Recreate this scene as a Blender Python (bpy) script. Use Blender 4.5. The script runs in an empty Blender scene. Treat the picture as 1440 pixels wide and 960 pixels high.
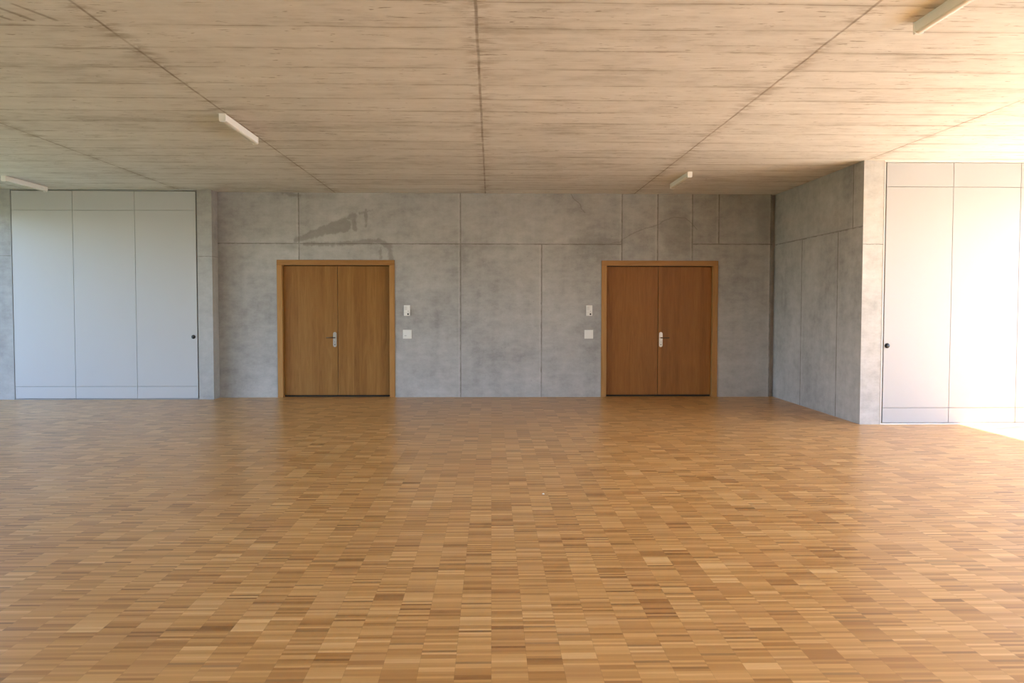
import bpy, bmesh, math, random
from mathutils import Matrix, Vector

random.seed(4)
SC = bpy.context.scene
C = SC.collection

# ------------------------------------------------------------------ sizes (metres)
YB = 14.789          # back wall face
YL = 14.486          # front of the left cabinets
YR = 11.286          # front of the right cabinets
HC = 3.548           # ceiling
XS = 4.985           # return wall of the recess
XWL, XWR = -8.80, 8.30   # inner faces of the two window walls
YREAR = -5.0
ZS = 2.672           # formwork joint on the walls


# ------------------------------------------------------------------ mesh helpers
def box(bm, x0, x1, y0, y1, z0, z1, bev=0.0):
    v = [bm.verts.new(p) for p in ((x0, y0, z0), (x1, y0, z0), (x1, y1, z0), (x0, y1, z0),
                                   (x0, y0, z1), (x1, y0, z1), (x1, y1, z1), (x0, y1, z1))]
    fs = [bm.faces.new([v[i] for i in f]) for f in
          ((0, 3, 2, 1), (4, 5, 6, 7), (0, 1, 5, 4), (1, 2, 6, 5), (2, 3, 7, 6), (3, 0, 4, 7))]
    if bev:
        es = list({e for f in fs for e in f.edges})
        bmesh.ops.bevel(bm, geom=es, offset=bev, segments=2, profile=0.6, affect='EDGES')
    return fs


def cyl(bm, a, b, r, seg=20, r2=None):
    a, b = Vector(a), Vector(b)
    d = b - a
    m = Matrix.Translation((a + b) / 2) @ d.to_track_quat('Z', 'Y').to_matrix().to_4x4()
    bmesh.ops.create_cone(bm, cap_ends=True, segments=seg, radius1=r, radius2=r if r2 is None else r2,
                          depth=d.length, matrix=m)


def prism(bm, prof, y0, y1):
    """closed x,z profile pulled along y"""
    a = [bm.verts.new((x, y0, z)) for x, z in prof]
    b = [bm.verts.new((x, y1, z)) for x, z in prof]
    n = len(prof)
    for i in range(n):
        j = (i + 1) % n
        bm.faces.new((a[i], a[j], b[j], b[i]))
    bm.faces.new(a[::-1])
    bm.faces.new(b)


def obj(name, bm, mat, parent=None, smooth=False):
    bmesh.ops.recalc_face_normals(bm, faces=bm.faces)
    me = bpy.data.meshes.new(name)
    bm.to_mesh(me)
    bm.free()
    if smooth:
        for p in me.polygons:
            p.use_smooth = True
    me.materials.append(mat)
    o = bpy.data.objects.new(name, me)
    C.objects.link(o)
    if parent:
        o.parent = parent
    return o


def tag(o, label=None, cat=None, group=None, kind=None):
    if label: o['label'] = label
    if cat: o['category'] = cat
    if group: o['group'] = group
    if kind: o['kind'] = kind
    return o


def empty(name, loc):
    o = bpy.data.objects.new(name, None)
    o.empty_display_size = 0.1
    o.location = loc
    C.objects.link(o)
    return o


def copy_tree(o, parent=None):
    c = o.copy()
    C.objects.link(c)
    c.parent = parent
    for ch in list(o.children):
        copy_tree(ch, c)
    return c


# ------------------------------------------------------------------ node helpers
class NT:
    def __init__(self, name):
        self.m = bpy.data.materials.new(name)
        self.m.use_nodes = True
        self.t = self.m.node_tree
        self.t.nodes.clear()
        self.out = self.t.nodes.new('ShaderNodeOutputMaterial')

    def node(self, kind, **kw):
        n = self.t.nodes.new(kind)
        for k, v in kw.items():
            setattr(n, k, v)
        return n

    def put(self, sock, v):
        if isinstance(v, bpy.types.NodeSocket):
            self.t.links.new(v, sock)
        elif v is not None:
            sock.default_value = v

    def ma(self, op, a, b=None, c=None, clamp=False):
        n = self.node('ShaderNodeMath', operation=op, use_clamp=clamp)
        for i, v in enumerate((a, b, c)):
            if v is not None:
                self.put(n.inputs[i], v)
        return n.outputs[0]

    def step(self, v, lo, hi, a=0.0, b=1.0):
        n = self.node('ShaderNodeMapRange', interpolation_type='SMOOTHSTEP')
        self.put(n.inputs['Value'], v)
        for k, q in (('From Min', lo), ('From Max', hi), ('To Min', a), ('To Max', b)):
            self.put(n.inputs[k], q)
        return n.outputs['Result']

    def coord(self, which='Object'):
        n = self.node('ShaderNodeTexCoord')
        return n.outputs[which]

    def sep(self, v):
        n = self.node('ShaderNodeSeparateXYZ')
        self.put(n.inputs[0], v)
        return n.outputs

    def comb(self, x=0.0, y=0.0, z=0.0):
        n = self.node('ShaderNodeCombineXYZ')
        for i, v in enumerate((x, y, z)):
            self.put(n.inputs[i], v)
        return n.outputs[0]

    def scaled(self, v, s, off=(0, 0, 0)):
        n = self.node('ShaderNodeMapping')
        self.put(n.inputs['Vector'], v)
        n.inputs['Scale'].default_value = s
        n.inputs['Location'].default_value = off
        return n.outputs[0]

    def noise(self, v, scale=1.0, detail=4.0, rough=0.55, dist=0.0):
        n = self.node('ShaderNodeTexNoise')
        self.put(n.inputs['Vector'], v)
        n.inputs['Scale'].default_value = scale
        n.inputs['Detail'].default_value = detail
        n.inputs['Roughness'].default_value = rough
        n.inputs['Distortion'].default_value = dist
        return n.outputs['Fac']

    def rnd(self, v):
        n = self.node('ShaderNodeTexWhiteNoise', noise_dimensions='3D')
        self.put(n.inputs['Vector'], v)
        return n.outputs['Value']

    def ramp(self, v, stops):
        n = self.node('ShaderNodeValToRGB')
        e = n.color_ramp.elements
        while len(e) < len(stops):
            e.new(0.5)
        for q, (p, c) in zip(e, stops):
            q.position = p
            q.color = (*c, 1)
        self.put(n.inputs[0], v)
        return n.outputs[0]

    def mix(self, f, a, b, mode='MIX'):
        n = self.node('ShaderNodeMix', data_type='RGBA', blend_type=mode)
        self.put(n.inputs[0], f)
        for s, v in ((n.inputs[6], a), (n.inputs[7], b)):
            self.put(s, (*v, 1) if isinstance(v, tuple) and len(v) == 3 else v)
        return n.outputs[2]

    def bump(self, h, strength=0.2, dist=0.01):
        n = self.node('ShaderNodeBump')
        self.put(n.inputs['Height'], h)
        n.inputs['Strength'].default_value = strength
        n.inputs['Distance'].default_value = dist
        return n.outputs[0]

    def finish(self, color, rough=0.5, normal=None, metallic=0.0, spec=0.5):
        b = self.node('ShaderNodeBsdfPrincipled')
        self.put(b.inputs['Base Color'], (*color, 1) if isinstance(color, tuple) else color)
        self.put(b.inputs['Roughness'], rough)
        self.put(b.inputs['Metallic'], metallic)
        self.put(b.inputs['Specular IOR Level'], spec)
        if normal is not None:
            self.put(b.inputs['Normal'], normal)
        self.t.links.new(b.outputs[0], self.out.inputs[0])
        return self.m

    # ---- marks on a plane given its two coordinates
    def vline(self, x, z, x0, za, zb, w):
        d = self.ma('ABSOLUTE', self.ma('SUBTRACT', x, x0))
        m = self.step(d, w * 0.35, w, 1.0, 0.0)
        m = self.ma('MULTIPLY', m, self.step(z, za - 0.01, za + 0.01))
        return self.ma('MULTIPLY', m, self.step(z, zb - 0.01, zb + 0.01, 1.0, 0.0))

    def seg(self, x, z, a, b, ra, rb, soft, wob=None):
        (ax, az), (bx, bz) = a, b
        dx, dz = bx - ax, bz - az
        L = max(dx * dx + dz * dz, 1e-6)
        px = self.ma('SUBTRACT', x, ax)
        pz = self.ma('SUBTRACT', z, az)
        h = self.ma('DIVIDE', self.ma('ADD', self.ma('MULTIPLY', px, dx), self.ma('MULTIPLY', pz, dz)), L, clamp=True)
        qx = self.ma('SUBTRACT', px, self.ma('MULTIPLY', h, dx))
        qz = self.ma('SUBTRACT', pz, self.ma('MULTIPLY', h, dz))
        d = self.ma('SQRT', self.ma('ADD', self.ma('MULTIPLY', qx, qx), self.ma('MULTIPLY', qz, qz)))
        d = self.ma('SUBTRACT', d, self.ma('ADD', self.ma('MULTIPLY', h, rb - ra), ra))
        if wob is not None:
            d = self.ma('ADD', d, wob)
        return self.step(d, -soft, soft, 1.0, 0.0)

    def most(self, ms):
        r = ms[0]
        for m in ms[1:]:
            r = self.ma('MAXIMUM', r, m)
        return r


def concrete(name, plane, vl=(), hl=(), stains=(), cracks=(), light=(0.468, 0.458, 0.446), dark=(0.318, 0.311, 0.302), seed=0.0):
    """fair-faced wall concrete; plane 'xz' or 'yz' gives the coordinates the joints run in (object space = world)"""
    n = NT(name)
    co = n.coord()
    s = n.sep(co)
    x = s[0] if plane == 'xz' else s[1]
    z = s[2]
    off = n.scaled(co, (1, 1, 1), (seed, seed * 1.7, seed * 0.3))
    cloud = n.noise(off, 0.9, 6, 0.6)
    mott = n.noise(n.scaled(off, (1, 1, 1.5)), 5.0, 6, 0.65)
    streak = n.noise(n.scaled(off, (7, 7, 0.5)), 1.0, 4, 0.6)
    trowel = n.noise(n.scaled(off, (1.4, 1.4, 11)), 1.0, 4, 0.6)
    fine = n.noise(off, 55.0, 3, 0.6)
    v = n.ma('ADD', n.ma('MULTIPLY', cloud, 0.5), n.ma('MULTIPLY', mott, 0.39))
    v = n.ma('ADD', v, n.ma('MULTIPLY', streak, 0.13))
    v = n.ma('ADD', v, n.ma('MULTIPLY', trowel, 0.10))
    v = n.ma('ADD', v, n.ma('MULTIPLY', fine, 0.08))
    col = n.ramp(v, [(0.45, tuple(q * 0.88 for q in dark)), (0.60, tuple((a + b) / 2 for a, b in zip(dark, light))), (0.76, tuple(q * 1.05 for q in light))])
    pits = n.step(n.noise(off, 26.0, 2, 0.5), 0.70, 0.76)
    col = n.mix(n.ma('MULTIPLY', pits, 0.25), col, (0.16, 0.15, 0.135))
    wob = n.ma('MULTIPLY', n.ma('SUBTRACT', n.noise(off, 9.0, 3, 0.6), 0.5), 0.020)
    xw = n.ma('ADD', x, wob)
    zw = n.ma('ADD', z, wob)
    lines, bright = [], []
    for (x0, za, zb, w) in vl:
        lines.append(n.vline(xw, z, x0, za, zb, w * 0.72))
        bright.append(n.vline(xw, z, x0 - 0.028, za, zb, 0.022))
    for (z0, xa, xb, w) in hl:
        lines.append(n.vline(zw, x, z0, xa, xb, w * 0.72))
    if lines:
        var = n.step(n.noise(off, 4.5, 4, 0.75), 0.34, 0.62, 0.50, 1.0)
        f = n.ma('MULTIPLY', n.ma('MULTIPLY', n.most(lines), var), 0.78)
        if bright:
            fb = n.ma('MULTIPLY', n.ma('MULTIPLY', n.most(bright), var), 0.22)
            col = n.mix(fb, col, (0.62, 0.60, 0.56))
        col = n.mix(f, col, (0.15, 0.135, 0.115))
    if stains:
        w2 = n.ma('MULTIPLY', n.ma('SUBTRACT', n.noise(n.scaled(off, (1.3, 1.3, 0.8)), 9.0, 5, 0.65), 0.5), 0.14)
        strong = n.most([n.seg(x, z, a, b, ra, rb, 0.022, w2) for (a, b, ra, rb, k) in stains if k == 0])
        col = n.mix(n.ma('MULTIPLY', strong, 0.50), col, (0.17, 0.155, 0.13))
        weak = n.most([n.seg(x, z, a, b, ra, rb, 0.06, w2) for (a, b, ra, rb, k) in stains if k == 1])
        col = n.mix(n.ma('MULTIPLY', weak, 0.28), col, (0.17, 0.155, 0.13))
    if cracks:
        w3 = n.ma('MULTIPLY', n.ma('SUBTRACT', n.noise(off, 14.0, 4, 0.6), 0.5), 0.05)
        xc, zc = n.ma('ADD', x, w3), n.ma('SUBTRACT', z, w3)
        cm = n.most([n.seg(xc, zc, a, b, r, r, 0.008) for (a, b, r) in cracks])
        col = n.mix(n.ma('MULTIPLY', cm, 0.52), col, (0.16, 0.145, 0.12))
    return n.finish(col, 0.62, n.bump(mott, 0.12, 0.01), spec=0.35)


# ------------------------------------------------------------------ materials
def mat_floor():
    n = NT('mosaic_parquet')
    s = n.sep(n.coord())
    W, S = 0.1605, 0.0229
    cx = n.ma('FLOOR', n.ma('DIVIDE', s[0], W))
    coff = n.rnd(n.comb(cx, 3.3, 7.7))
    yy = n.ma('ADD', n.ma('DIVIDE', s[1], S), n.ma('MULTIPLY', coff, 0.9))
    r = n.ma('FLOOR', yy)
    boff = n.ma('FLOOR', n.ma('MULTIPLY', n.rnd(n.comb(cx, 9.1, 1.2)), 7.0))
    blk = n.ma('FLOOR', n.ma('DIVIDE', n.ma('ADD', r, boff), 7.0))
    strip = n.rnd(n.comb(cx, r, 0.5))
    strip2 = n.rnd(n.comb(cx, r, 31.5))
    block = n.rnd(n.comb(cx, blk, 77.5))
    grain = n.noise(n.comb(n.ma('ADD', n.ma('MULTIPLY', s[0], 14.0), n.ma('MULTIPLY', strip, 50.0)),
                           n.ma('MULTIPLY', s[1], 330.0), n.ma('MULTIPLY', strip2, 20.0)), 1.0, 3, 0.6)
    v = n.ma('ADD', n.ma('MULTIPLY', strip, 0.52), n.ma('MULTIPLY', block, 0.27))
    v = n.ma('ADD', v, n.ma('MULTIPLY', grain, 0.24))
    col = n.ramp(v, [(0.08, (0.275, 0.122, 0.033)), (0.25, (0.450, 0.225, 0.067)), (0.50, (0.580, 0.318, 0.105)),
                     (0.74, (0.685, 0.405, 0.152)), (0.95, (0.81, 0.545, 0.245))])
    rare = n.step(strip2, 0.955, 0.965)
    col = n.mix(n.ma('MULTIPLY', rare, 0.55), col, (0.17, 0.078, 0.026))
    red = n.step(n.rnd(n.comb(cx, blk, 12.5)), 0.62, 0.95)
    col = n.mix(n.ma('MULTIPLY', red, 0.22), col, (0.40, 0.185, 0.075))
    fx = n.ma('ABSOLUTE', n.ma('SUBTRACT', n.ma('FRACT', n.ma('DIVIDE', s[0], W)), 0.5))
    fy = n.ma('ABSOLUTE', n.ma('SUBTRACT', n.ma('FRACT', yy), 0.5))
    gap = n.ma('MAXIMUM', n.step(fx, 0.4935, 0.4985), n.ma('MULTIPLY', n.step(fy, 0.45, 0.50), 0.55))
    col = n.mix(n.ma('MULTIPLY', gap, 0.35), col, (0.16, 0.08, 0.03))
    rough = n.ma('ADD', n.ma('MULTIPLY', strip2, 0.05), 0.275)
    return n.finish(col, rough, n.bump(gap, 0.05, 0.001), spec=0.32)


SEAMS = (-7.83, -5.258, -2.698, -0.104, 2.486, 5.016, 7.6)


def mat_ceiling():
    n = NT('board_formed_concrete')
    co = n.coord()
    s = n.sep(co)
    bay = n.ma('FLOOR', n.ma('DIVIDE', n.ma('ADD', s[0], 5.245), 2.577))
    bo = n.rnd(n.comb(bay, 4.2, 0.7))
    waver = n.ma('MULTIPLY', n.ma('SUBTRACT', n.noise(n.comb(n.ma('MULTIPLY', s[0], 0.7), n.ma('MULTIPLY', s[1], 1.5), bo), 1.0, 4, 0.6), 0.5), 0.12)
    yy = n.ma('ADD', n.ma('DIVIDE', n.ma('SUBTRACT', s[1], 5.535), 0.515), n.ma('MULTIPLY', n.ma('SUBTRACT', bo, 0.5), 0.13))
    yy = n.ma('ADD', yy, waver)
    rb = n.ma('FLOOR', yy)
    board = n.rnd(n.comb(bay, rb, 2.5))
    e = n.ma('ABSOLUTE', n.ma('SUBTRACT', n.ma('FRACT', yy), 0.5))
    line = n.step(e, 0.478, 0.495)
    soft = n.step(e, 0.36, 0.5)
    brk = n.step(n.noise(n.comb(n.ma('MULTIPLY', s[0], 1.1), n.ma('MULTIPLY', rb, 3.7), n.ma('MULTIPLY', bay, 5.0)), 1.0, 4, 0.75), 0.40, 0.60)
    shift = n.comb(n.ma('ADD', s[0], n.ma('MULTIPLY', board, 13.0)), s[1], n.ma('MULTIPLY', board, 5.0))
    streak = n.noise(n.scaled(shift, (0.55, 16, 1)), 1.0, 6, 0.62)
    streak2 = n.noise(n.scaled(shift, (2.2, 42, 1)), 1.0, 4, 0.6)
    cloud = n.noise(n.scaled(co, (0.8, 1.3, 1)), 1.0, 6, 0.6)
    mott = n.noise(n.scaled(co, (3.0, 6.0, 1)), 1.0, 5, 0.65)
    v = n.ma('ADD', n.ma('MULTIPLY', streak, 0.17), n.ma('MULTIPLY', streak2, 0.17))
    v = n.ma('ADD', v, n.ma('MULTIPLY', cloud, 0.34))
    v = n.ma('ADD', v, n.ma('MULTIPLY', mott, 0.36))
    v = n.ma('ADD', v, n.ma('MULTIPLY', board, 0.07))
    col = n.ramp(v, [(0.39, (0.465, 0.451, 0.424)), (0.53, (0.675, 0.668, 0.650)), (0.68, (0.785, 0.782, 0.772))])
    dk = (0.175, 0.138, 0.092)
    col = n.mix(n.ma('MULTIPLY', n.ma('MULTIPLY', soft, brk), 0.24), col, dk)
    col = n.mix(n.ma('MULTIPLY', n.ma('MULTIPLY', line, n.ma('ADD', n.ma('MULTIPLY', brk, 0.85), 0.15)), 0.66), col, dk)
    # honeycombing: short dark pock marks lying along the boards
    pk = n.step(n.noise(n.scaled(shift, (3.2, 26, 1), (7, 3, 0)), 1.0, 5, 0.7), 0.585, 0.66)
    pm = n.step(n.noise(n.scaled(co, (0.7, 1.6, 1), (2, 9, 0)), 1.0, 2, 0.5), 0.38, 0.58)
    col = n.mix(n.ma('MULTIPLY', n.ma('MULTIPLY', pk, pm), 0.62), col, (0.15, 0.115, 0.075))
    pk2 = n.step(n.noise(n.scaled(co, (9, 24, 1)), 1.0, 2, 0.5), 0.70, 0.76)
    col = n.mix(n.ma('MULTIPLY', pk2, 0.55), col, (0.13, 0.10, 0.07))
    # seams between the shuttering tables
    wob = n.ma('MULTIPLY', n.ma('SUBTRACT', n.noise(n.comb(3.0, s[1], 1.0), 2.0, 5, 0.65), 0.5), 0.022)
    xw = n.ma('ADD', s[0], wob)
    ln, hal = [], []
    for x0 in SEAMS:
        d = n.ma('ABSOLUTE', n.ma('SUBTRACT', xw, x0))
        ln.append(n.step(d, 0.004, 0.017, 1.0, 0.0))
        hal.append(n.step(d, 0.02, 0.17, 1.0, 0.0))
    hv = n.step(n.noise(n.scaled(co, (2.5, 8, 1), (5, 5, 0)), 1.0, 6, 0.75), 0.45, 0.62)
    sv = n.step(n.noise(n.comb(n.ma('MULTIPLY', bay, 3.0), n.ma('MULTIPLY', s[1], 1.3), 0.0), 1.0, 5, 0.75), 0.34, 0.60, 0.30, 1.0)
    col = n.mix(n.ma('MULTIPLY', n.ma('MULTIPLY', n.most(hal), hv), 0.45), col, (0.22, 0.165, 0.11))
    col = n.mix(n.ma('MULTIPLY', n.ma('MULTIPLY', n.most(ln), sv), 0.66), col, (0.17, 0.125, 0.083))
    # diagonal scrapes near the left front and a small bare patch on the right
    sw = n.ma('MULTIPLY', n.ma('SUBTRACT', n.noise(co, 9.0, 4, 0.6), 0.5), 0.05)
    sc = [n.seg(s[0], s[1], (x - 0.10, 5.64), (x + 0.02, 5.95), 0.010, 0.018, 0.014, sw) for x in (-3.50, -3.31, -3.16, -3.00)]
    col = n.mix(n.ma('MULTIPLY', n.most(sc), 0.55), col, (0.15, 0.115, 0.08))
    pt = n.seg(s[0], s[1], (2.86, 9.22), (2.93, 9.23), 0.012, 0.016, 0.01)
    col = n.mix(n.ma('MULTIPLY', pt, 0.8), col, (0.72, 0.69, 0.62))
    hgt = n.ma('SUBTRACT', n.ma('ADD', streak, n.ma('MULTIPLY', board, 0.5)), n.ma('ADD', n.ma('MULTIPLY', line, 0.8), n.most(ln)))
    return n.finish(col, 0.72, n.bump(hgt, 0.22, 0.006), spec=0.25)


def mat_oak(name, base, dark, light, across='x'):
    n = NT(name)
    co = n.coord()
    oi = n.node('ShaderNodeObjectInfo')
    s = n.sep(co)
    a = n.ma('ADD', s[0] if across == 'x' else s[2], n.ma('MULTIPLY', oi.outputs['Random'], 9.0))
    l = s[2] if across == 'x' else s[0]
    plank = n.rnd(n.comb(n.ma('FLOOR', n.ma('DIVIDE', a, 0.115)), n.ma('MULTIPLY', oi.outputs['Random'], 30.0), 1.0))
    v1 = n.comb(n.ma('MULTIPLY', a, 15.0), s[1], n.ma('ADD', n.ma('MULTIPLY', l, 1.25), n.ma('MULTIPLY', plank, 7.0)))
    g1 = n.noise(v1, 1.0, 6, 0.65, 0.9)
    v2 = n.comb(n.ma('MULTIPLY', a, 160.0), s[1], n.ma('MULTIPLY', l, 4.0))
    g2 = n.noise(v2, 1.0, 3, 0.6)
    v = n.ma('ADD', n.ma('MULTIPLY', g1, 0.58), n.ma('ADD', n.ma('MULTIPLY', g2, 0.26), n.ma('MULTIPLY', plank, 0.13)))
    col = n.ramp(v, [(0.28, dark), (0.50, base), (0.76, light)])
    return n.finish(col, 0.42, n.bump(g2, 0.05, 0.002), spec=0.25)


def plain(name, col, rough=0.5, metallic=0.0, spec=0.5, vary=0.05):
    n = NT(name)
    f = n.noise(n.coord(), 2.5, 4, 0.6)
    c = n.mix(f, tuple(q * (1 - vary) for q in col), tuple(min(1, q * (1 + vary)) for q in col))
    return n.finish(c, rough, None, metallic, spec)


def mat_metal():
    n = NT('satin_steel')
    f = n.noise(n.scaled(n.coord(), (200, 8, 200)), 1.0, 3, 0.6)
    return n.finish(n.mix(f, (0.44, 0.40, 0.35), (0.56, 0.52, 0.46)), n.step(f, 0.2, 0.8, 0.28, 0.42), None, 1.0)


def mat_glass():
    n = NT('window_glass')
    t = n.node('ShaderNodeBsdfTransparent')
    t.inputs[0].default_value = (0.93, 0.95, 0.94, 1)
    g = n.node('ShaderNodeBsdfGlossy')
    g.inputs['Roughness'].default_value = 0.02
    fr = n.node('ShaderNodeFresnel')
    fr.inputs[0].default_value = 1.45
    m = n.node('ShaderNodeMixShader')
    ge = n.node('ShaderNodeNewGeometry')
    front = n.ma('SUBTRACT', 1.0, ge.outputs['Backfacing'])
    n.t.links.new(n.ma('MULTIPLY', fr.outputs[0], front), m.inputs[0])
    n.t.links.new(t.outputs[0], m.inputs[1])
    n.t.links.new(g.outputs[0], m.inputs[2])
    n.t.links.new(m.outputs[0], n.out.inputs[0])
    return n.m


def mat_grass():
    n = NT('meadow')
    f = n.noise(n.coord(), 1.4, 6, 0.7)
    return n.finish(n.mix(f, (0.125, 0.142, 0.080), (0.195, 0.212, 0.125)), 0.9, spec=0.1)


def P(u, v):
    """back-wall marks were measured on a drawing of the wall at 80.45 units per metre"""
    return (-3.329 + (u - 420) / 80.45, 2.672 + (342.3 - v) / 80.45)


k = 1 / 80.45
STAINS = [(P(415, 338), P(450, 326), 3 * k, 6 * k, 0), (P(450, 326), P(482, 317), 6 * k, 10 * k, 0),
          (P(484, 309), P(497, 302), 2.5 * k, 3 * k, 0), (P(497, 303), P(497, 321), 3.5 * k, 3.5 * k, 0),
          (P(505, 300), P(522, 296), 1.5 * k, 1.2 * k, 0), (P(513, 296), P(513, 317), 2.0 * k, 1.5 * k, 0),
          (P(428, 343), P(470, 343), 2.4 * k, 2.6 * k, 0), (P(470, 343), P(502, 341), 2.2 * k, 3 * k, 0),
          (P(502, 340), P(530, 338), 3.4 * k, 2.6 * k, 0), (P(530, 338), P(546, 346), 3 * k, 4 * k, 0),
          (P(533, 348), P(533, 362), 2 * k, 2 * k, 0), (P(546, 350), P(548, 364), 3 * k, 3 * k, 0),
          (P(397, 272), P(422, 276), 2.5 * k, 2 * k, 0),
          (P(388, 275), P(470, 277), 4 * k, 4 * k, 1), (P(394, 344), P(412, 348), 4 * k, 4 * k, 1),
          (P(946, 316), P(950, 338), 22 * k, 20 * k, 1), (P(640, 345), P(720, 347), 3 * k, 3 * k, 1),
          (P(800, 338), P(870, 340), 3 * k, 4 * k, 1), (P(1070, 285), P(1075, 330), 10 * k, 12 * k, 1)]
cr = [[(797, 268), (803, 279), (812, 286), (814, 293), (819, 298)],
      [(874, 334), (888, 326), (905, 319), (922, 315), (930, 309), (944, 304), (960, 305), (968, 311), (977, 321)],
      [(874, 334), (868, 339), (855, 341)]]
CRACKS = [(P(*a), P(*b), 0.006) for pl in cr for a, b in zip(pl, pl[1:])]

M = {}
M['floor'] = mat_floor()
M['ceiling'] = mat_ceiling()
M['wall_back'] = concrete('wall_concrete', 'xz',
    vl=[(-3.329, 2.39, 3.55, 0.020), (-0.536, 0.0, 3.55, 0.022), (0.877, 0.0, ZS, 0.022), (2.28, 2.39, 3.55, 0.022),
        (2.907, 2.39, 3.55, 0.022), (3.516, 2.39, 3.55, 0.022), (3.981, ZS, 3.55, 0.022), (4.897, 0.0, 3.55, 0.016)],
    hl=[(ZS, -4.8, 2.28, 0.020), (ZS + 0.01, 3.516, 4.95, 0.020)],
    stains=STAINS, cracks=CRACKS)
M['wall_recess'] = concrete('return_wall_concrete', 'yz',
    vl=[(13.51, 0.0, ZS, 0.035), (12.10, 0.0, ZS, 0.035), (11.612, ZS, 3.55, 0.030)],
    hl=[(ZS, 11.2, 14.8, 0.020)], seed=11.0)
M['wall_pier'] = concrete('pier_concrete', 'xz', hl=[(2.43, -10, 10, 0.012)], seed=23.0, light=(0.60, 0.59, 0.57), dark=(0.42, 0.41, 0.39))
M['wall_left_pier'] = concrete('left_pier_concrete', 'xz', hl=[(2.43, -10, 10, 0.012)], seed=41.0, light=(0.44, 0.428, 0.41), dark=(0.31, 0.30, 0.285))
M['wall_plain'] = concrete('plain_concrete', 'yz', hl=[(2.43, -10, 20, 0.014)], seed=31.0)
M['laminate'] = plain('white_laminate', (0.465, 0.460, 0.460), 0.45, vary=0.012, spec=0.4)
M['gapgrey'] = plain('cabinet_carcass_board', (0.34, 0.33, 0.31), 0.7)
M['trimwhite'] = plain('painted_profile', (0.72, 0.71, 0.69), 0.45)
M['trimshade'] = plain('shade_grey_profile', (0.33, 0.325, 0.315), 0.5)  # the grey is painted shade, for the shadow gap beside the left fronts
M['oak_leaf'] = mat_oak('oak_veneer', (0.275, 0.128, 0.032), (0.19, 0.080, 0.017), (0.37, 0.187, 0.055))
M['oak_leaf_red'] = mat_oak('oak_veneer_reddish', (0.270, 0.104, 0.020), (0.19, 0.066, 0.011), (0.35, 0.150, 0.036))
M['oak_frame'] = mat_oak('oak_frame_wood', (0.40, 0.205, 0.066), (0.29, 0.14, 0.042), (0.50, 0.28, 0.10))
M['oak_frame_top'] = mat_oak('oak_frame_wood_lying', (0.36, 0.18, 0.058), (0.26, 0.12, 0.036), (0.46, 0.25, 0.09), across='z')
M['steel'] = mat_metal()
M['steel_dark'] = plain('shaded_lever_steel', (0.16, 0.105, 0.062), 0.35, metallic=0.8)  # lever steel with its dark shadow put into the colour
M['black'] = plain('black_plastic', (0.012, 0.012, 0.013), 0.35)
M['plastic'] = plain('white_plastic', (0.80, 0.79, 0.76), 0.35, vary=0.01)
M['plastic_grey'] = plain('grey_plastic', (0.52, 0.51, 0.49), 0.4)
M['lampwhite'] = plain('lamp_enamel', (0.86, 0.86, 0.84), 0.35)
M['diffuser'] = plain('opal_diffuser', (0.82, 0.82, 0.78), 0.25, vary=0.01)
M['dark'] = plain('dark_void', (0.03, 0.022, 0.016), 0.9)
M['paving'] = plain('terrace_paving', (0.56, 0.53, 0.47), 0.85, vary=0.1, spec=0.2)
M['grass'] = mat_grass()
M['alu'] = plain('window_frame_paint', (0.30, 0.30, 0.30), 0.4)
M['glass'] = mat_glass()
M['paper'] = plain('white_paper', (0.85, 0.84, 0.82), 0.7)


def struct(name, bm, mat, label=None, cat=None, parent=None):
    o = obj(name, bm, mat, parent)
    return tag(o, label, cat, kind='structure')


# ------------------------------------------------------------------ shell
D1 = (-3.716, -1.679)     # door openings in x
D2 = (1.924, 3.976)
DZ = 2.392
bm = bmesh.new()
box(bm, XWL - 0.3, XWR + 0.3, YREAR - 0.3, YB + 0.6, -0.2, 0.0)
struct('floor', bm, M['floor'], 'oak mosaic parquet floor of short strips in parallel columns', 'floor')

bm = bmesh.new()
box(bm, XWL - 0.3, XWR + 0.3, YREAR - 0.3, YB + 0.6, HC, HC + 0.4)
struct('ceiling', bm, M['ceiling'], 'board marked concrete ceiling with long seams running into the room', 'ceiling')

bm = bmesh.new()
XG = 4.905                # a narrow upright recess closes the wall at its right end
for (x0, x1, z0, z1) in ((-4.90, D1[0], 0, HC), (D1[0], D1[1], DZ, HC), (D1[1], D2[0], 0, HC), (D2[0], D2[1], DZ, HC), (D2[1], XG, 0, HC)):
    box(bm, x0, x1, YB, YB + 0.3, z0, z1)
box(bm, XG, XS + 0.1, YB + 0.07, YB + 0.3, 0, HC)
struct('wall_back', bm, M['wall_back'], 'bare grey concrete back wall with form joints, holding two oak double doors', 'wall')

bm = bmesh.new()
box(bm, XS, 5.262, YR, YB + 0.07, 0, HC)
rw = struct('wall_recess', bm, M['wall_recess'], 'shaded concrete return wall beside the right oak door', 'wall')
rw.data.materials.append(M['wall_pier'])
for p in rw.data.polygons:
    if p.normal.y < -0.9:
        p.material_index = 1        # the narrow end of the wall has its own casting joint

bm = bmesh.new()
box(bm, -4.972, -4.724, YL, YB + 0.0, 0, HC)
box(bm, -4.972, -4.90, YB, YB + 0.3, 0, HC)
struct('wall_pier', bm, M['wall_left_pier'], 'narrow concrete pier at the right end of the left cabinets', 'wall')

bm = bmesh.new()
box(bm, XWL, -8.082, YL, YB + 0.3, 0, HC)
struct('wall_corner', bm, M['wall_left_pier'], 'strip of concrete wall at the left end of the left cabinets', 'wall')

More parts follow.
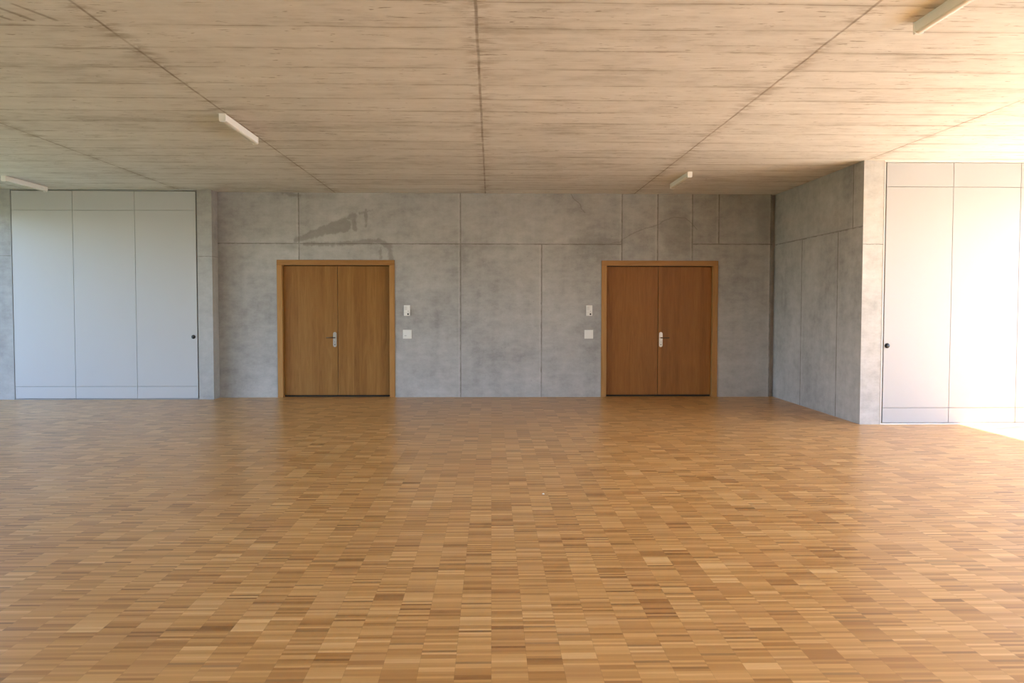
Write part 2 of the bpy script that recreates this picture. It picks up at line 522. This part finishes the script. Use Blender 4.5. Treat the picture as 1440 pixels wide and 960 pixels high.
bm = bmesh.new()
box(bm, -8.082, -4.972, YB, YB + 0.3, 0, HC)
struct('wall_niche', bm, M['wall_plain'])
bm = bmesh.new()
box(bm, 5.262, XWR, YR + 0.65, YR + 0.95, 0, HC)
box(bm, 8.06, XWR, YR, YR + 0.65, 0, HC)
struct('wall_front', bm, M['wall_plain'])

# window walls left and right, wall behind the camera
WH = 3.25
WIN_L = [(-4.4 + i * 4.73, -4.4 + i * 4.73 + 4.55) for i in range(4)]
WIN_R = [(-4.4 + i * 3.94, -4.4 + i * 3.94 + 3.84) for i in range(4)]


def window_wall(name, xi, xo, wins, yend):
    bm = bmesh.new()
    x0, x1 = min(xi, xo), max(xi, xo)
    edges = [YREAR] + [e for w in wins for e in w] + [yend]
    for i in range(0, len(edges), 2):
        box(bm, x0, x1, edges[i], edges[i + 1], 0, WH)
    box(bm, x0, x1, YREAR, yend, WH, HC)
    return struct(name, bm, M['wall_plain'])


window_wall('wall_left', XWL, XWL - 0.3, WIN_L, YB + 0.3)
window_wall('wall_right', XWR, XWR + 0.3, WIN_R, YR + 0.95)
bm = bmesh.new()
box(bm, XWL - 0.3, XWR + 0.3, YREAR - 0.3, YREAR, 0, HC)
struct('wall_rear', bm, M['wall_plain'])

wn = 0
for xo, wins in ((XWL - 0.16, WIN_L), (XWR + 0.16, WIN_R)):
    for (a, b) in wins:
        wn += 1
        bm = bmesh.new()
        t = 0.05
        h = 0.03
        box(bm, xo - h, xo + h, a, a + t, 0, WH)
        box(bm, xo - h, xo + h, b - t, b, 0, WH)
        box(bm, xo - h, xo + h, a + t, b - t, 0, t)
        box(bm, xo - h, xo + h, a + t, b - t, WH - t, WH)
        m_ = (a + b) / 2
        box(bm, xo - h, xo + h, m_ - 0.025, m_ + 0.025, t, WH - t)
        fr = struct('window_%d' % wn, bm, M['alu'])
        bm = bmesh.new()
        box(bm, xo - 0.006, xo + 0.006, a + t - 0.01, b - t + 0.01, t - 0.01, WH - t + 0.01)
        obj('window_pane', bm, M['glass'], fr)

# ground outside the windows: paving on the sunny side, meadow on the other
bm = bmesh.new()
box(bm, XWR + 0.3, 60, -45, 60, -0.2, -0.06)
struct('ground_terrace', bm, M['paving'])
bm = bmesh.new()
box(bm, -70, XWL - 0.3, -45, 60, -0.2, -0.06)
struct('ground_meadow', bm, M['grass'])

# ------------------------------------------------------------------ thin profiles round the cabinet fronts
bm = bmesh.new()
box(bm, 5.263, 5.276, YR - 0.006, YR + 0.05, 0, HC)
box(bm, 5.276, 8.055, YR - 0.006, YR + 0.05, HC - 0.022, HC)
box(bm, 5.276, 8.055, YR - 0.004, YR + 0.05, 0, 0.016)
struct('trim_1', bm, M['trimwhite'], 'thin pale edge profile around the right cabinet fronts', 'trim')
bm = bmesh.new()
box(bm, -8.080, -8.068, YL - 0.004, YL + 0.05, 0, HC)
box(bm, -8.068, -4.974, YL - 0.004, YL + 0.05, HC - 0.016, HC)
box(bm, -8.068, -4.974, YL - 0.002, YL + 0.05, 0, 0.012)
struct('trim_2', bm, M['trimshade'], 'thin edge profile around the left cabinet fronts, greyed as a shadow gap', 'trim')


# ------------------------------------------------------------------ cabinets
def cabinet(x0, x1, yf, label, group, lock_x=None, ztop=HC - 0.026, zbot=0.018):
    """full-height unit: carcass, plinth panel, tall door, top panel; local origin at its front base centre"""
    xc = (x0 + x1) / 2
    r = empty('built_in_cabinet', (xc, yf, 0))
    tag(r, label, 'cabinet', group)
    a, b = x0 - xc, x1 - xc
    g = 0.0029
    bm = bmesh.new()
    box(bm, a, b, 0.030, 0.28, zbot, ztop)
    obj('carcass', bm, M['gapgrey'], r)
    for nm, z0, z1 in (('plinth_panel', zbot + 0.001, 0.2245 - g), ('door', 0.2245 + g, 3.198 - g), ('top_panel', 3.198 + g, ztop - 0.001)):
        bm = bmesh.new()
        box(bm, a + g, b - g, 0.004, 0.0285, z0, z1, 0.0012)
        p = obj(nm, bm, M['laminate'], r)
        if nm == 'door' and lock_x is not None:
            lx = lock_x - xc
            bm = bmesh.new()
            cyl(bm, (lx, 0.005, 1.067), (lx, -0.004, 1.067), 0.034, 28)
            cyl(bm, (lx, -0.004, 1.067), (lx, -0.012, 1.067), 0.030, 28, 0.024)
            lk = obj('lock_rosette', bm, M['black'], p, True)
            lk['label'] = 'round black lock rosette'
    return r


XL = (-8.064, -7.048, -6.013, -4.990)
gl = 'white cabinet units of the left row'
cabinet(XL[0], XL[1], YL, 'white full-height cabinet unit at the far left end, beside the concrete wall strip', gl)
cabinet(XL[1], XL[2], YL, 'white full-height cabinet unit in the middle of the left row', gl)
cabinet(XL[2], XL[3], YL, 'white cabinet unit with black lock next to the narrow left concrete pier', gl, lock_x=-5.057)
XRR = (5.296, 6.204, 7.122, 8.04)
gr = 'white cabinet units of the right row'
cabinet(XRR[0], XRR[1], YR, 'white cabinet unit with black lock next to the shaded return wall', gr, lock_x=5.343, zbot=0.022)
cabinet(XRR[1], XRR[2], YR, 'sunlit white cabinet unit without lock, second from the return wall', gr, zbot=0.022)
cabinet(XRR[2], XRR[3], YR, 'sunlit white cabinet unit cut by the right edge of the photo', gr, zbot=0.022)


# ------------------------------------------------------------------ double doors
def double_door(num, xa, xb, gap_x, side, label):
    """side -1: handle on the left leaf, lever to the left; +1: on the right leaf"""
    xc = (xa + xb) / 2
    r = empty('door_%d' % num, (xc, YB, 0))
    tag(r, label, 'door', kind='structure')
    a, b = xa - xc, xb - xc
    fw, ft = 0.092, 0.094
    for nm, dims in (('door_jamb', (a + 0.002, a + fw)), ('door_jamb', (b - fw, b - 0.002))):
        bm = bmesh.new()
        box(bm, dims[0], dims[1], -0.016, 0.20, 0.0, DZ - ft, 0.003)
        obj(nm, bm, M['oak_frame'], r)
    bm = bmesh.new()
    box(bm, a + 0.002, b - 0.002, -0.016, 0.20, DZ - ft, DZ - 0.002, 0.003)
    obj('door_head', bm, M['oak_frame_top'], r)
    g = gap_x - xc
    yl = 0.070
    leaves = []
    for (x0, x1) in ((a + fw + 0.005, g - 0.004), (g + 0.004, b - fw - 0.005)):
        bm = bmesh.new()
        box(bm, x0, x1, yl, yl + 0.045, 0.034, DZ - ft - 0.012, 0.002)
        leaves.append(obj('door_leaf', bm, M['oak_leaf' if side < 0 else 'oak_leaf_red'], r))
    bm = bmesh.new()
    box(bm, a + fw, b - fw, yl + 0.050, yl + 0.09, 0.0, DZ - ft)
    obj('shade_backing', bm, M['dark'], r)  # near-black sheet across the opening, standing in for shade in the leaf gaps
    lf = leaves[0] if side < 0 else leaves[1]
    px = g + side * 0.052
    # long plate with round ends
    bm = bmesh.new()
    pts = []
    hw, z0, z1 = 0.030, 0.876, 1.138
    for i in range(13):
        t = math.pi * i / 12
        pts.append((px + hw * math.cos(t), z1 - hw + hw * math.sin(t)))
    for i in range(13):
        t = math.pi + math.pi * i / 12
        pts.append((px + hw * math.cos(t), z0 + hw + hw * math.sin(t)))
    prism(bm, pts, yl - 0.010, yl)
    for z in (z1 - 0.022, z0 + 0.022):
        cyl(bm, (px, yl - 0.010, z), (px, yl - 0.0125, z), 0.008, 14)
    pl = obj('handle_plate', bm, M['steel'], lf)
    pl['label'] = 'satin steel handle plate with rounded ends'
    zl = 1.040
    bm = bmesh.new()
    cyl(bm, (px, yl - 0.008, zl), (px, yl - 0.055, zl), 0.0105, 18)
    cyl(bm, (px, yl - 0.052, zl), (px + side * 0.135, yl - 0.056, zl), 0.0095, 18)
    bmesh.ops.create_uvsphere(bm, u_segments=16, v_segments=10, radius=0.0125, matrix=Matrix.Translation((px, yl - 0.052, zl)))
    bmesh.ops.create_uvsphere(bm, u_segments=16, v_segments=10, radius=0.0095, matrix=Matrix.Translation((px + side * 0.135, yl - 0.056, zl)))
    obj('lever_handle', bm, M['steel_dark'], lf, True)['label'] = 'dark lever handle'
    bm = bmesh.new()
    cyl(bm, (px, yl - 0.008, 0.966), (px, yl - 0.020, 0.966), 0.0165, 20)
    box(bm, px - 0.005, px + 0.005, yl - 0.019, yl - 0.008, 0.926, 0.956)
    obj('lock_cylinder', bm, M['steel'], lf)
    bm = bmesh.new()
    box(bm, px - 0.0022, px + 0.0022, yl - 0.0212, yl - 0.018, 0.957, 0.975)
    cyl(bm, (px, yl - 0.0195, 0.918), (px, yl - 0.009, 0.918), 0.0085, 14)
    obj('keyhole', bm, M['black'], lf)
    return r


double_door(1, D1[0], D1[1], -2.683, -1, 'oak double door near the left cabinets, steel lever on its left leaf')
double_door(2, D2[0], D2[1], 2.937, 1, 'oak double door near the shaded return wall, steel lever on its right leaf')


# ------------------------------------------------------------------ wall devices
def room_sensor(x, z, label):
    r = empty('room_thermostat', (x, YB, z))
    tag(r, label, 'thermostat', 'wall devices between the doors')
    bm = bmesh.new()
    box(bm, -0.056, 0.056, -0.008, -0.0002, -0.094, 0.094, 0.002)
    obj('back_plate', bm, M['plastic_grey'], r)
    bm = bmesh.new()
    box(bm, -0.053, 0.053, -0.030, -0.0075, -0.091, 0.091, 0.005)
    h = obj('housing', bm, M['plastic'], r)
    bm = bmesh.new()
    for q in range(6):
        box(bm, -0.040, 0.004, -0.0312, -0.0295, 0.01 + q * 0.011, 0.014 + q * 0.011)
    obj('vent_slots', bm, M['plastic_grey'], h)
    bm = bmesh.new()
    box(bm, -0.048, 0.048, -0.0312, -0.0295, -0.036, -0.033)
    obj('cover_joint', bm, M['plastic_grey'], h)
    bm = bmesh.new()
    cyl(bm, (0.020, -0.029, -0.062), (0.020, -0.036, -0.062), 0.015, 20)
    kn = obj('button', bm, M['black'], r, True)
    kn['label'] = 'small round black button'
    bm = bmesh.new()
    cyl(bm, (0.022, -0.029, -0.012), (0.022, -0.034, -0.012), 0.009, 16)
    obj('indicator', bm, M['plastic_grey'], r, True)
    return r


def light_switch(x, z, label, marked):
    r = empty('light_switch', (x, YB, z))
    tag(r, label, 'light switch', 'light switch plates between the doors')
    bm = bmesh.new()
    box(bm, -0.077, 0.077, -0.010, -0.0002, -0.077, 0.077, 0.004)
    obj('cover_plate', bm, M['plastic'], r)
    bm = bmesh.new()
    box(bm, -0.060, 0.060, -0.016, -0.0095, -0.060, 0.060, 0.003)
    rk = obj('rocker', bm, M['plastic'], r)
    if marked:
        bm = bmesh.new()
        box(bm, -0.050, -0.012, -0.0172, -0.0155, -0.032, -0.018)
        obj('label_field', bm, M['plastic_grey'], rk)
    return r


room_sensor(-1.468, 1.515, 'narrow white wall thermostat right of the left oak door')
room_sensor(1.711, 1.517, 'narrow white wall thermostat left of the right oak door')
light_switch(-1.465, 1.102, 'square white light switch below the thermostat, beside the left oak door', True)
light_switch(1.706, 1.102, 'square white light switch below the thermostat, beside the right oak door', False)


# ------------------------------------------------------------------ ceiling lamps
def batten(L=1.22):
    r = empty('ceiling_lamp', (0, 0, HC))
    bm = bmesh.new()
    box(bm, -0.030, 0.030, -L / 2 + 0.006, L / 2 - 0.006, -0.066, -0.0005, 0.003)
    obj('housing', bm, M['lampwhite'], r)
    bm = bmesh.new()
    pts = [(0.026, -0.064), (-0.026, -0.064)]
    for i in range(11):
        t = math.pi * i / 10
        pts.append((-0.026 * math.cos(t), -0.068 - 0.011 * math.sin(t)))
    prism(bm, pts, -L / 2 + 0.016, L / 2 - 0.016)
    obj('diffuser', bm, M['diffuser'], r)
    for s_ in (-1, 1):
        bm = bmesh.new()
        y0, y1 = sorted((s_ * L / 2, s_ * (L / 2 - 0.022)))
        cap = [(-0.033, -0.0004), (-0.033, -0.070), (-0.026, -0.082), (0.026, -0.082), (0.033, -0.070), (0.033, -0.0004)]
        prism(bm, cap, y0, y1)
        obj('end_cap', bm, M['lampwhite'], r)
    return r


lamp0 = batten()
spots = [(-2.735, 9.367, 'white fluorescent ceiling lamp on the left seam, above the left oak door'),
         (2.885, 12.93, 'small distant fluorescent ceiling lamp in front of the right oak door'),
         (2.935, 5.235, 'large near fluorescent ceiling lamp cut by the upper photo edge'),
         (-7.345, 13.62, 'fluorescent ceiling lamp close above the left white cabinets')]
for i, (x, y, lab) in enumerate(spots):
    o = lamp0 if i == 0 else copy_tree(lamp0)
    o.location = (x, y, HC)
    tag(o, lab, 'ceiling lamp', 'fluorescent lamps under the ceiling')

# ------------------------------------------------------------------ a scrap on the floor
bm = bmesh.new()
bmesh.ops.create_icosphere(bm, subdivisions=2, radius=0.009)
for v in bm.verts:
    v.co = Vector((v.co.x * random.uniform(0.8, 1.3), v.co.y * random.uniform(0.7, 1.3), (v.co.z + 0.009) * 0.6))
o = obj('paper_scrap', bm, M['paper'])
o.location = (0.441, 7.116, 0.0)
tag(o, 'tiny white paper scrap lying alone on the middle of the parquet', 'scrap')

# ------------------------------------------------------------------ light: sky, sun, window portals
w = bpy.data.worlds.new('World')
SC.world = w
w.use_nodes = True
nt = w.node_tree
nt.nodes.clear()
out = nt.nodes.new('ShaderNodeOutputWorld')
bg = nt.nodes.new('ShaderNodeBackground')
sky = nt.nodes.new('ShaderNodeTexSky')
sky.sky_type = 'NISHITA'
sky.sun_disc = False
SUN = Vector((1.0, -0.04, 1.444))          # towards the sun
sky.sun_elevation = math.atan2(SUN.z, math.hypot(SUN.x, SUN.y))
sky.sun_rotation = math.atan2(SUN.x, SUN.y)
sky.air_density = 1.0
sky.dust_density = 0.8
sky.ozone_density = 1.0
tint = nt.nodes.new('ShaderNodeMix')
tint.data_type = 'RGBA'
tint.blend_type = 'MULTIPLY'
tint.inputs[0].default_value = 1.0
tint.inputs[7].default_value = (0.965, 0.985, 1.15, 1.0)
nt.links.new(sky.outputs[0], tint.inputs[6])
nt.links.new(tint.outputs[2], bg.inputs[0])
bg.inputs[1].default_value = 0.47
nt.links.new(bg.outputs[0], out.inputs[0])

sd = bpy.data.lights.new('sun', 'SUN')
sd.energy = 12.0
sd.angle = math.radians(0.55)
sd.color = (1.0, 0.945, 0.83)
so = bpy.data.objects.new('sun', sd)
C.objects.link(so)
so.location = (30, -9, 43)
so.rotation_euler = SUN.to_track_quat('Z', 'Y').to_euler()

for nm, xo, wins, rz in (('portal_left', XWL - 0.32, WIN_L, -1), ('portal_right', XWR + 0.32, WIN_R, 1)):
    for (a, b) in wins:
        ld = bpy.data.lights.new(nm, 'AREA')
        ld.shape = 'RECTANGLE'
        ld.size = b - a
        ld.size_y = WH
        ld.cycles.is_portal = True
        lo = bpy.data.objects.new(nm, ld)
        C.objects.link(lo)
        # an area light shines along its local -z: turn that into the room
        zdir = Vector((1, 0, 0)) if rz > 0 else Vector((-1, 0, 0))
        xdir = Vector((0, 1, 0))
        ydir = zdir.cross(xdir)
        mt = Matrix((xdir, ydir, zdir)).transposed().to_4x4()
        mt.translation = (xo, (a + b) / 2, WH / 2)
        lo.matrix_world = mt

# ------------------------------------------------------------------ camera
cd = bpy.data.cameras.new('camera')
cd.sensor_fit = 'HORIZONTAL'
cd.sensor_width = 36.0
cd.lens = 1190.0 / 1440.0 * 36.0
cd.clip_start = 0.05
cd.clip_end = 300
cam = bpy.data.objects.new('camera', cd)
C.objects.link(cam)
cam.matrix_world = (Matrix.Translation((0, 0, 1.6)) @ Matrix.Rotation(-0.0244, 4, 'Z')
                    @ Matrix.Rotation(math.pi / 2 - 0.0422, 4, 'X') @ Matrix.Rotation(0.0011, 4, 'Z'))
SC.camera = cam

# ------------------------------------------------------------------ look
vs = SC.view_settings
vs.view_transform = 'Standard'
vs.look = 'None'
vs.gamma = 1.0
vs.use_curve_mapping = False
vs.exposure = 1.80
cy = SC.cycles
cy.use_denoising = True
cy.max_bounces = 14
cy.diffuse_bounces = 10
cy.glossy_bounces = 5
cy.transparent_max_bounces = 12
cy.sample_clamp_indirect = 12.0
cy.caustics_reflective = False
